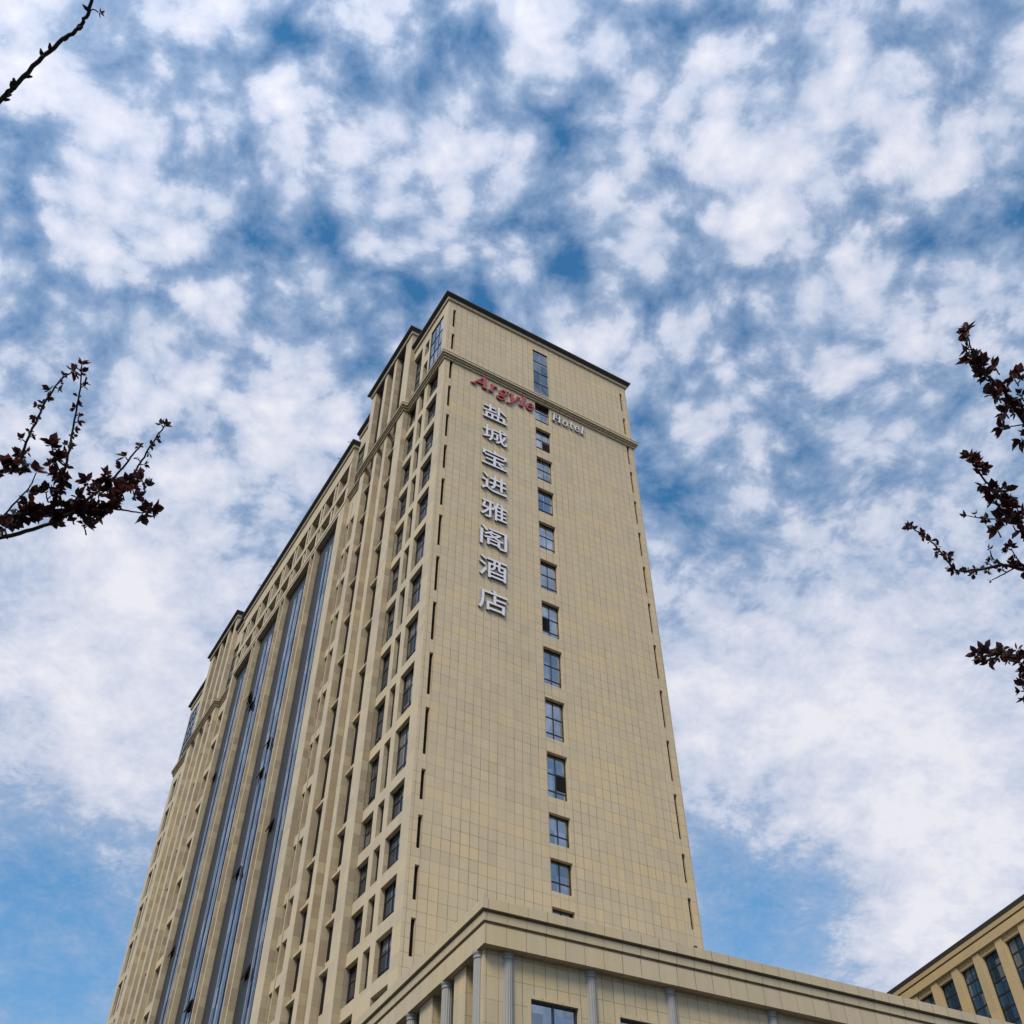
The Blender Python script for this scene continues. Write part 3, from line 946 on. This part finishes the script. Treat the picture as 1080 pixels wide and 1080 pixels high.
def column(x, y, r, z0, z1, nm='column'):
    q = MB()
    n = 48
    def ring(z, rr, flute):
        i = len(q.v)
        for k in range(n):
            t_ = 2 * math.pi * k / n
            f_ = rr * (1 - flute * (0.5 - 0.5 * math.cos(t_ * 16)))
            q.v.append((x + f_ * math.cos(t_), y + f_ * math.sin(t_), z))
        return i
    rings = [ring(z0, r * 1.05, 0.09), ring(z1 - 0.24, r * 0.96, 0.09), ring(z1 - 0.20, r * 0.93, 0.0), ring(z1 - 0.19, r * 1.06, 0), ring(z1 - 0.16, r * 1.06, 0),
             ring(z1 - 0.15, r * 0.96, 0), ring(z1 - 0.11, r * 0.98, 0), ring(z1 - 0.05, r * 1.16, 0), ring(z1 - 0.001, r * 1.18, 0)]
    for a, b in zip(rings, rings[1:]):
        for k in range(n):
            k2 = (k + 1) % n
            q.f.append((a + k, a + k2, b + k2, b + k)); q.mi.append(0)
    q.f.append(tuple(rings[-1] + k for k in range(n))); q.mi.append(0)
    return q.build(nm, M_COLUMN, PD)


for c in cols_u:
    column(c, REC + 0.05, 0.19, 3.0, ZS - 0.003)
for v in (0.45, 3.1, 5.9, 8.9, 12.0, 15.3):
    column(0.27 if v > 1 else 0.23, v + (0.28 if v < 1 else 0), 0.19, 3.0, ZS - 0.003)
# entablature: frieze, two fillets and the capping course
pp = [(0, PDp), (0, 0), (PL, 0)]


def pcorn(prof, m, name):
    q = MB(); q.sweep(pp, prof); return q.build(name, m, PD)


pcorn([(-0.6, ZS), (-0.05, ZS), (-0.05, 15.86), (-0.6, 15.86)], M_TRIM, 'frieze')
pcorn([(-0.6, 15.863), (-0.12, 15.863), (-0.10, 15.94), (-0.6, 15.94)], M_TRIM, 'shadow_groove')
pcorn([(-0.6, 15.943), (0.0, 15.943), (0.015, 16.18), (-0.6, 16.18)], M_TRIM, 'fillet')
pcorn([(-0.6, 16.183), (-0.10, 16.183), (-0.08, 16.26), (-0.6, 16.26)], M_TRIM, 'shadow_groove')
pcorn([(-0.6, 16.263), (0.10, 16.263), (0.10, 16.58), (-0.6, 16.58)], M_TRIM, 'capping_course')
w = MB(); w.quad((0.3, 0.3, ZS + .004), (PL, 0.3, ZS + .004), (PL, PDp, ZS + .004), (0.3, PDp, ZS + .004))
w.quad((0.3, 0.3, 16.4), (PL, 0.3, 16.4), (PL, PDp, 16.4), (0.3, PDp, 16.4))
w.build('soffit', M_SOFFIT, PD, fix=False)


def pod_point(u, v, z):
    return PO + Vector((math.cos(YP), math.sin(YP), 0)) * u + Vector((-math.sin(YP), math.cos(YP), 0)) * v + Vector((0, 0, z))


# small things on the roof edges
def rod(pos, h, label):
    q = MB(); q.tube([(0, 0, 0), (0, 0, h * .5), (0, 0, h)], [0.016, 0.014, 0.006], 6); q.box(-0.04, 0.04, -0.04, 0.04, 0, 0.03)
    o = q.build('lightning_rod', M_METAL); o.location = pos
    tag(o, label, 'lightning rod', 'lightning rods on the roof edges')


rod(pod_point(0.05, 0.05, 16.58), 0.26, 'thin metal rod standing on the podium corner')


def flood(pos, rz, label):
    root = empty('floodlight', pos, rz)
    root.scale = (0.5, 0.5, 0.5)
    q = MB(); q.box(-0.015, 0.015, -0.015, 0.015, 0, 0.10); q.box(-0.06, 0.06, -0.05, 0.05, 0, 0.012); q.build('bracket', M_METAL, root)
    q = MB(); q.box(-0.11, 0.11, -0.07, 0.05, 0.10, 0.20); q.box(-0.125, 0.125, -0.085, -0.07, 0.09, 0.215); q.build('lamp_head', M_FRAME, root)
    tag(root, label, 'floodlight', 'floodlights on the podium roof edge')




flood(pod_point(0.12, 4.1, 16.58), YP + 1.2, 'tiny dark floodlight on the podium edge below the tower corner')
flood(pod_point(pod_edge(732, 999, 0.1), 0.1, 16.58), YP, 'tiny dark floodlight on the podium edge by the right foot of the end wall')

# antennas on the main roof line
for (px, py, off, lab) in ((381, 452, CF - .3, 'short rod on the main roof edge, nearest the ribbed block'), (364, 475, CF - .3, 'short rod on the main roof edge beside the roof step'),
                           (292, 592, CF - .3, 'short rod on the middle of the main roof edge'), (279, 614, CF - .3, 'short rod on the main roof edge, farthest from the corner')):
    v, z = side_point(px, py, CF)
    v = min(max(v, 17.6), 43)
    base = ORI + EX * (CF - 0.25) + EY * v + Vector((0, 0, 74.61))
    q = MB(); q.tube([(0, 0, 0), (0, 0, .35), (0, 0, .7)], [0.05, 0.04, 0.02], 6); q.tube([(-.3, -.1, .5), (0, 0, .56), (.3, .1, .5)], [.03, .03, .03], 6)
    o = q.build('lightning_rod', M_FRAME); o.location = base
    tag(o, lab, 'lightning rod', 'lightning rods on the roof edges')

# ------------------------------------------------------------------ annex on the right
YA = RAD(18.6)
D_A = 70.0
r0 = ray(1010, 993); kk = D_A / math.hypot(r0.x, r0.y)
AO = CAMPOS + r0 * kk
zA = AO.z
AX = empty('annex_building', (AO.x, AO.y, 0), YA)
tag(AX, 'beige side building with tall dark gridded windows behind the podium', 'building')
k5 = D_A / 50.0
afn = lambda a, z, d: (0.36 + d, a, z)
aw = []
for i in range(-9, 12):
    a = (-0.25 + 1.59 * i) * k5
    aw.append((a - 0.02 * k5, a + 1.0 * k5, 8.0, zA - 1.04 * k5))
w = MB(); w.wall(afn, -14.0 * k5, 18.0 * k5, 0, zA - 0.2, aw, 0.3)
w.quad((0.36, -14 * k5, 0), (20, -14 * k5, 0), (20, -14 * k5, zA - .2), (0.36, -14 * k5, zA - .2))
w.quad((0.36, 18 * k5, 0), (20, 18 * k5, 0), (20, 18 * k5, zA - .2), (0.36, 18 * k5, zA - .2))
w.quad((0.36, -14 * k5, zA - .3), (20, -14 * k5, zA - .3), (20, 18 * k5, zA - .3), (0.36, 18 * k5, zA - .3))
w.build('wall', M_ANNEX, AX, fix=False)
for h in aw:
    nrow = int((h[3] - h[2]) / (0.56 * k5))
    window(*h, afn, 0.24, (0.5,), [1 - (0.56 * k5 * (q + 1)) / (h[3] - h[2]) for q in range(nrow)], AX, gm=M_GLASSD, ft=0.07)
for i in range(-9, 13):
    a = (-0.25 + 1.59 * i) * k5
    q = MB(); q.box(0.26, 0.357, a - 0.54 * k5, a - 0.08 * k5, 0, zA - 0.80 * k5); q.build('pilaster', M_ANNEX, AX)
ap = [(0.36, 18 * k5), (0.36, -14 * k5), (19, -14 * k5)]
for prof, m, nm in (
    ([(-0.1, zA - 0.78 * k5), (0.20, zA - 0.78 * k5), (0.20, zA - 0.42 * k5), (-0.1, zA - 0.42 * k5)], M_ANNEX, 'frieze'),
    ([(-0.1, zA - 0.415 * k5), (0.15, zA - 0.415 * k5), (0.15, zA - 0.36 * k5), (-0.1, zA - 0.36 * k5)], M_CAP, 'shadow_groove'),  # groove coloured dark to stand for its own shadow
    ([(-0.1, zA - 0.355 * k5), (0.24, zA - 0.355 * k5), (0.26, zA - 0.16 * k5), (-0.1, zA - 0.16 * k5)], M_ANNEX, 'fillet'),
    ([(-0.1, zA - 0.155 * k5), (0.28, zA - 0.155 * k5), (0.36, zA - 0.02), (0.36, zA), (-0.1, zA)], M_CAP, 'flashing_and_shade')):
    q = MB(); q.sweep(ap, prof); q.build(nm, m, AX)

# ------------------------------------------------------------------ purple leaved plum trees
def at(px, py, dist):
    return CAMPOS + ray(px, py) * dist


def leaf(q, base, dirv, nrm, L_, wd):
    d = dirv.normalized()
    sde = d.cross(nrm)
    if sde.length < 1e-3:
        sde = d.cross(Vector((0.3, 0.5, 0.8)))
    sde.normalize(); up = sde.cross(d)
    i = len(q.v)
    mid = base + d * L_ * 0.5 - up * L_ * 0.06
    tip = base + d * L_ - up * L_ * random.uniform(-0.05, 0.14)
    q.v += [tuple(base), tuple(base + d * L_ * 0.3 + sde * wd * 0.42 + up * wd * .18), tuple(base + d * L_ * 0.62 + sde * wd * 0.46 + up * wd * .16), tuple(tip),
            tuple(base + d * L_ * 0.62 - sde * wd * 0.46 + up * wd * .16), tuple(base + d * L_ * 0.3 - sde * wd * 0.42 + up * wd * .18), tuple(mid)]
    for fa in ((0, 1, 6), (1, 2, 6), (2, 3, 6), (3, 4, 6), (4, 5, 6), (5, 0, 6)):
        q.f.append(tuple(i + j for j in fa)); q.mi.append(0)


def rosette(q, c, axis, n, L_, rnd):
    for k in range(n):
        t_ = rnd.uniform(0, 2 * math.pi)
        a = axis.orthogonal().normalized(); b = axis.cross(a).normalized()
        d = (axis * rnd.uniform(0.1, 1.1) + (a * math.cos(t_) + b * math.sin(t_)) * rnd.uniform(0.5, 1.0))
        l_ = 0.97 * L_ * rnd.uniform(0.55, 1.15)
        leaf(q, c + d * 0.003, d, axis + Vector((rnd.uniform(-.4, .4), rnd.uniform(-.4, .4), rnd.uniform(-.4, .4))), l_, l_ * rnd.uniform(0.46, 0.68))


def smooth_path(pts, n=5):
    out = []
    for i in range(len(pts) - 1):
        p0 = pts[max(i - 1, 0)]; p1 = pts[i]; p2 = pts[i + 1]; p3 = pts[min(i + 2, len(pts) - 1)]
        for k in range(n):
            t_ = k / n
            out.append(0.5 * ((2 * p1) + (p2 - p0) * t_ + (2 * p0 - 5 * p1 + 4 * p2 - p3) * t_ * t_ + (3 * p1 - p0 - 3 * p2 + p3) * t_ ** 3))
    out.append(pts[-1])
    return out


def branch(root, pts, r0_, r1_, clusters, rnd, buds=0.0, L_=0.042, dens=(4, 7), bare_start=0.0, tipn=9):
    """one limb; clusters per metre of leaf rosettes on short spurs"""
    P_ = smooth_path([Vector(p) for p in pts], 6)
    P_ = [p + Vector((rnd.uniform(-1, 1), rnd.uniform(-1, 1), rnd.uniform(-1, 1))) * r0_ * 0.35 for p in P_]
    n = len(P_)
    q = MB(); q.tube(P_, [r0_ + (r1_ - r0_) * (k / (n - 1)) for k in range(n)], 7)
    lens = [0]
    for a, b in zip(P_, P_[1:]):
        lens.append(lens[-1] + (b - a).length)
    total = lens[-1]
    lq = MB()

    def on(s_):
        for k in range(n - 1):
            if lens[k + 1] >= s_:
                f_ = (s_ - lens[k]) / max(1e-6, lens[k + 1] - lens[k])
                return P_[k].lerp(P_[k + 1], f_), (P_[k + 1] - P_[k]).normalized()
        return P_[-1], (P_[-1] - P_[-2]).normalized()
    nc = int(total * clusters * 1.5)
    for i in range(nc):
        s_ = total * (bare_start + (1 - bare_start) * (i + rnd.uniform(0, .8)) / max(1, nc))
        c, d = on(min(s_, total))
        t_ = rnd.uniform(0, 6.28)
        a = d.orthogonal().normalized(); b = d.cross(a)
        sp = (a * math.cos(t_) + b * math.sin(t_) + d * 0.5).normalized()
        e = c + sp * rnd.uniform(0.003, 0.018)
        q.tube([c, e], [0.0028, 0.0022], 5)
        rosette(lq, e, sp, rnd.randint(dens[0] + 2, dens[1] + 4), L_ * rnd.uniform(0.6, 1.05), rnd)
    if buds:
        for i in range(int(total * buds)):
            c, d = on(rnd.uniform(0, total))
            t_ = rnd.uniform(0, 6.28)
            a = d.orthogonal().normalized(); b = d.cross(a)
            sp = (a * math.cos(t_) + b * math.sin(t_) + d * 0.9).normalized()
            q.tube([c, c + sp * 0.010, c + sp * 0.022], [0.0045, 0.0062, 0.002], 6)
    if tipn:
        c, d = on(total); rosette(lq, c, d, tipn, L_, rnd)
    bo = q.build('branch', M_BARK, root, smooth=True)
    if lq.f:
        lq.build('foliage', M_LEAF, bo, fix=False)
    return bo


def tree(base, fork, label, seed):
    rnd = random.Random(seed)
    root = empty('plum_tree', (0, 0, 0))
    tag(root, label, 'tree', None)
    b = Vector(base); f = Vector(fork)
    q = MB(); pts = smooth_path([b, b.lerp(f, .35) + Vector((.03, .02, 0)), b.lerp(f, .7) + Vector((-.03, .03, 0)), f], 4)
    q.tube(pts, [0.085 - 0.035 * k / (len(pts) - 1) for k in range(len(pts))], 12)
    q.build('trunk', M_BARK, root, smooth=True)
    return root, f, rnd


# left tree
LT, lfk, rnd = tree((-3.3, 1.9, 0), (-3.05, 2.15, 2.2), 'purple leaved plum tree reaching in from the left edge', 11)
D1 = 4.2
limbA = [lfk, (lfk + at(-120, 640, D1)) / 2 + Vector((-.15, 0, .1)), at(-120, 640, D1), at(-30, 575, D1)]
branch(LT, limbA, 0.028, 0.009, 2, rnd, dens=(3, 5), tipn=0)
branch(LT, [at(-30, 575, D1), at(20, 562, D1), at(60, 549, D1 + .05), at(95, 525, D1 + .05), at(118, 506, D1 + .1), at(135, 486, D1 + .1), at(150, 468, D1 + .12)], 0.009, 0.0028, 9, rnd, L_=.042, tipn=0, bare_start=.35)
branch(LT, [at(-30, 575, D1), at(0, 548, D1), at(25, 543, D1), at(60, 538, D1), at(100, 536, D1), at(118, 530, D1)], 0.010, 0.004, 42, rnd, L_=.05, dens=(5, 8), bare_start=.3)
branch(LT, [at(55, 540, D1), at(64, 510, D1), at(72, 480, D1), at(77, 450, D1 + .05), at(84, 415, D1 + .05), at(86, 385, D1 + .05)], 0.006, 0.0025, 26, rnd, L_=.032, dens=(3, 6), tipn=16)
branch(LT, [at(-20, 505, D1), at(0, 497, D1), at(18, 490, D1), at(30, 462, D1), at(45, 430, D1), at(60, 405, D1), at(76, 392, D1)], 0.007, 0.0025, 26, rnd, L_=.030, dens=(3, 6), tipn=8)
branch(LT, [at(100, 540, D1), at(122, 528, D1 + .05), at(138, 505, D1 + .05), at(150, 485, D1 + .1), at(162, 465, D1 + .1), at(174, 449, D1 + .1)], 0.006, 0.0025, 24, rnd, L_=.030, dens=(3, 5), tipn=12)
branch(LT, [at(112, 536, D1), at(132, 538, D1), at(150, 541, D1), at(160, 536, D1)], 0.004, 0.002, 16, rnd, L_=.05, bare_start=.75, dens=(5, 8), tipn=12)
branch(LT, [at(2, 546, D1), at(18, 528, D1), at(32, 512, D1), at(38, 498, D1)], 0.004, 0.002, 6, rnd, L_=.045, tipn=12)
branch(LT, [at(70, 512, D1), at(60, 490, D1), at(54, 470, D1)], 0.004, 0.002, 30, rnd, L_=.048, dens=(5, 8), tipn=14)
for (x_, y_) in ((30, 535), (48, 522), (62, 520), (82, 528), (92, 512), (75, 545), (105, 545), (115, 515), (128, 520), (140, 520), (112, 505), (5, 560), (150, 510), (88, 556), (8, 492), (22, 486), (135, 512)):
    branch(LT, [at(x_ + 3, y_ + 8, D1), at(x_, y_ - 3, D1 + rnd.uniform(-.05, .05))], 0.003, 0.002, 20, rnd, L_=.05, dens=(6, 9), tipn=8)
limbB = [lfk, lfk + Vector((-.1, .1, .9)), at(-160, 250, 3.4), at(-70, 175, 3.4)]
branch(LT, limbB, 0.026, 0.010, 2, rnd, dens=(3, 5), tipn=0)
branch(LT, [at(-70, 175, 3.4), at(-2, 109, 3.4), at(35, 70, 3.4), at(66, 42, 3.4), at(82, 30, 3.4), at(92, 15, 3.4), at(99, -4, 3.4), at(108, -30, 3.4)], 0.0072, 0.0042, 0.0, rnd, buds=42, tipn=0)
branch(LT, [at(91, 18, 3.4), at(97, 10, 3.4), at(104, 13, 3.4)], 0.002, 0.0016, 0, rnd, tipn=6, L_=.020)
branch(LT, [at(98, 2, 3.4), at(94, -6, 3.4)], 0.002, 0.0016, 0, rnd, tipn=6, L_=.022)
# the rest of the crown, outside the frame
for k in range(9):
    a_ = rnd.uniform(2.2, 4.6)
    tip = lfk + Vector((math.cos(a_) * 1.6, math.sin(a_) * 1.3, rnd.uniform(.6, 2.0)))
    tip.x = min(tip.x, -3.0)
    branch(LT, [lfk - Vector((0, 0, .2)), (lfk + tip) / 2 + Vector((0, 0, .2)), tip], 0.02, 0.004, 22, rnd, L_=.045, bare_start=.25)

# right tree
RT, rfk, rnd = tree((3.45, 1.9, 0), (3.2, 2.2, 2.2), 'purple leaved plum tree reaching in from the right edge', 23)
D2 = 4.2
branch(RT, [rfk, (rfk + at(1190, 620, D2)) / 2 + Vector((.15, 0, .1)), at(1190, 620, D2), at(1120, 570, D2)], 0.028, 0.010, 2, rnd, dens=(3, 5), tipn=0)
branch(RT, [at(1160, 540, D2), at(1100, 470, D2), at(1078, 442, D2), at(1062, 418, D2), at(1048, 402, D2), at(1036, 390, D2), at(1026, 372, D2), at(1020, 347, D2)], 0.010, 0.002, 30, rnd, L_=.036, dens=(4, 7), bare_start=.2, tipn=8)
for (x_, y_) in ((1028, 380), (1032, 388), (1037, 396), (1050, 390), (1062, 408), (1070, 402), (1052, 420), (1046, 418), (1075, 396), (1066, 428), (1060, 436), (1076, 418), (1072, 432), (1022, 384)):
    branch(RT, [at(x_ + 4, y_ + 5, D2), at(x_, y_ - 2, D2 + rnd.uniform(-.05, .05))], 0.003, 0.002, 20, rnd, L_=.042, dens=(6, 9), tipn=7)
branch(RT, [at(1120, 445, D2), at(1080, 448, D2), at(1066, 450, D2), at(1058, 452, D2)], 0.003, 0.002, 2, rnd, L_=.05, tipn=14, bare_start=.7)
branch(RT, [at(1120, 480, D2), at(1084, 466, D2), at(1078, 464, D2)], 0.003, 0.002, 2, rnd, L_=.045, tipn=10, bare_start=.7)
branch(RT, [at(1120, 570, D2), at(1086, 560, D2), at(1066, 541, D2), at(1052, 522, D2), at(1040, 508, D2), at(1030, 494, D2), at(1022, 482, D2)], 0.008, 0.0022, 24, rnd, L_=.036, dens=(4, 7), bare_start=.1, tipn=12)
for (x_, y_) in ((1050, 530), (1056, 538), (1062, 528), (1066, 546), (1072, 538), (1075, 552), (1058, 548), (1068, 556), (1077, 562), (1052, 562), (1060, 520), (1080, 545), (1046, 520), (1034, 490), (1026, 486)):
    branch(RT, [at(x_ + 4, y_ + 5, D2), at(x_, y_ - 2, D2 + rnd.uniform(-.05, .05))], 0.003, 0.002, 20, rnd, L_=.044, dens=(6, 9), tipn=7)
branch(RT, [at(1062, 548, D2), at(1040, 547, D2), at(1020, 544, D2)], 0.003, 0.0016, 10, rnd, L_=.03, tipn=7, bare_start=.4)
branch(RT, [at(1120, 590, D2), at(1080, 600, D2), at(1060, 596, D2), at(1030, 601, D2), at(1010, 602, D2), at(1000, 592, D2), at(985, 574, D2), at(972, 564, D2), at(960, 556, D2)], 0.007, 0.002, 34, rnd, L_=.028, dens=(4, 6), bare_start=.15, tipn=9)
branch(RT, [at(1072, 598, D2), at(1056, 607, D2), at(1046, 612, D2)], 0.003, 0.0016, 8, rnd, L_=.016, tipn=4)
branch(RT, [at(1060, 596, D2), at(1048, 590, D2), at(1044, 580, D2)], 0.003, 0.0016, 20, rnd, L_=.026, tipn=6)
branch(RT, [at(1078, 596, D2), at(1070, 585, D2), at(1066, 578, D2)], 0.003, 0.0016, 30, rnd, L_=.034, dens=(6, 8), tipn=9)
branch(RT, [at(1120, 690, D2), at(1080, 692, D2), at(1058, 690, D2), at(1040, 692, D2), at(1030, 690, D2)], 0.006, 0.002, 44, rnd, L_=.038, dens=(5, 8), bare_start=.1, tipn=8)
for (x_, y_) in ((1040, 688), (1050, 694), (1058, 688), (1066, 694), (1073, 688), (1076, 700), (1079, 712), (1078, 726)):
    branch(RT, [at(x_ + 4, y_ + 4, D2), at(x_, y_ - 2, D2 + rnd.uniform(-.05, .05))], 0.003, 0.002, 20, rnd, L_=.040, dens=(5, 8), tipn=7)
branch(RT, [at(1110, 690, D2), at(1090, 715, D2), at(1080, 735, D2)], 0.005, 0.002, 30, rnd, L_=.036, tipn=8)
branch(RT, [rfk, (rfk + at(1180, 720, D2)) / 2, at(1180, 720, D2), at(1120, 690, D2)], 0.022, 0.006, 2, rnd, dens=(3, 5), tipn=0)
branch(RT, [at(1190, 620, D2), at(1150, 600, D2), at(1120, 590, D2)], 0.010, 0.007, 4, rnd, tipn=0)
branch(RT, [at(1190, 620, D2), at(1175, 570, D2), at(1160, 540, D2)], 0.012, 0.010, 4, rnd, tipn=0)
for k in range(9):
    a_ = rnd.uniform(-1.4, 1.0)
    tip = rfk + Vector((math.cos(a_) * 1.6, math.sin(a_) * 1.3, rnd.uniform(.6, 2.0)))
    tip.x = max(tip.x, 3.1)
    branch(RT, [rfk - Vector((0, 0, .2)), (rfk + tip) / 2 + Vector((0, 0, .2)), tip], 0.02, 0.004, 22, rnd, L_=.045, bare_start=.25)
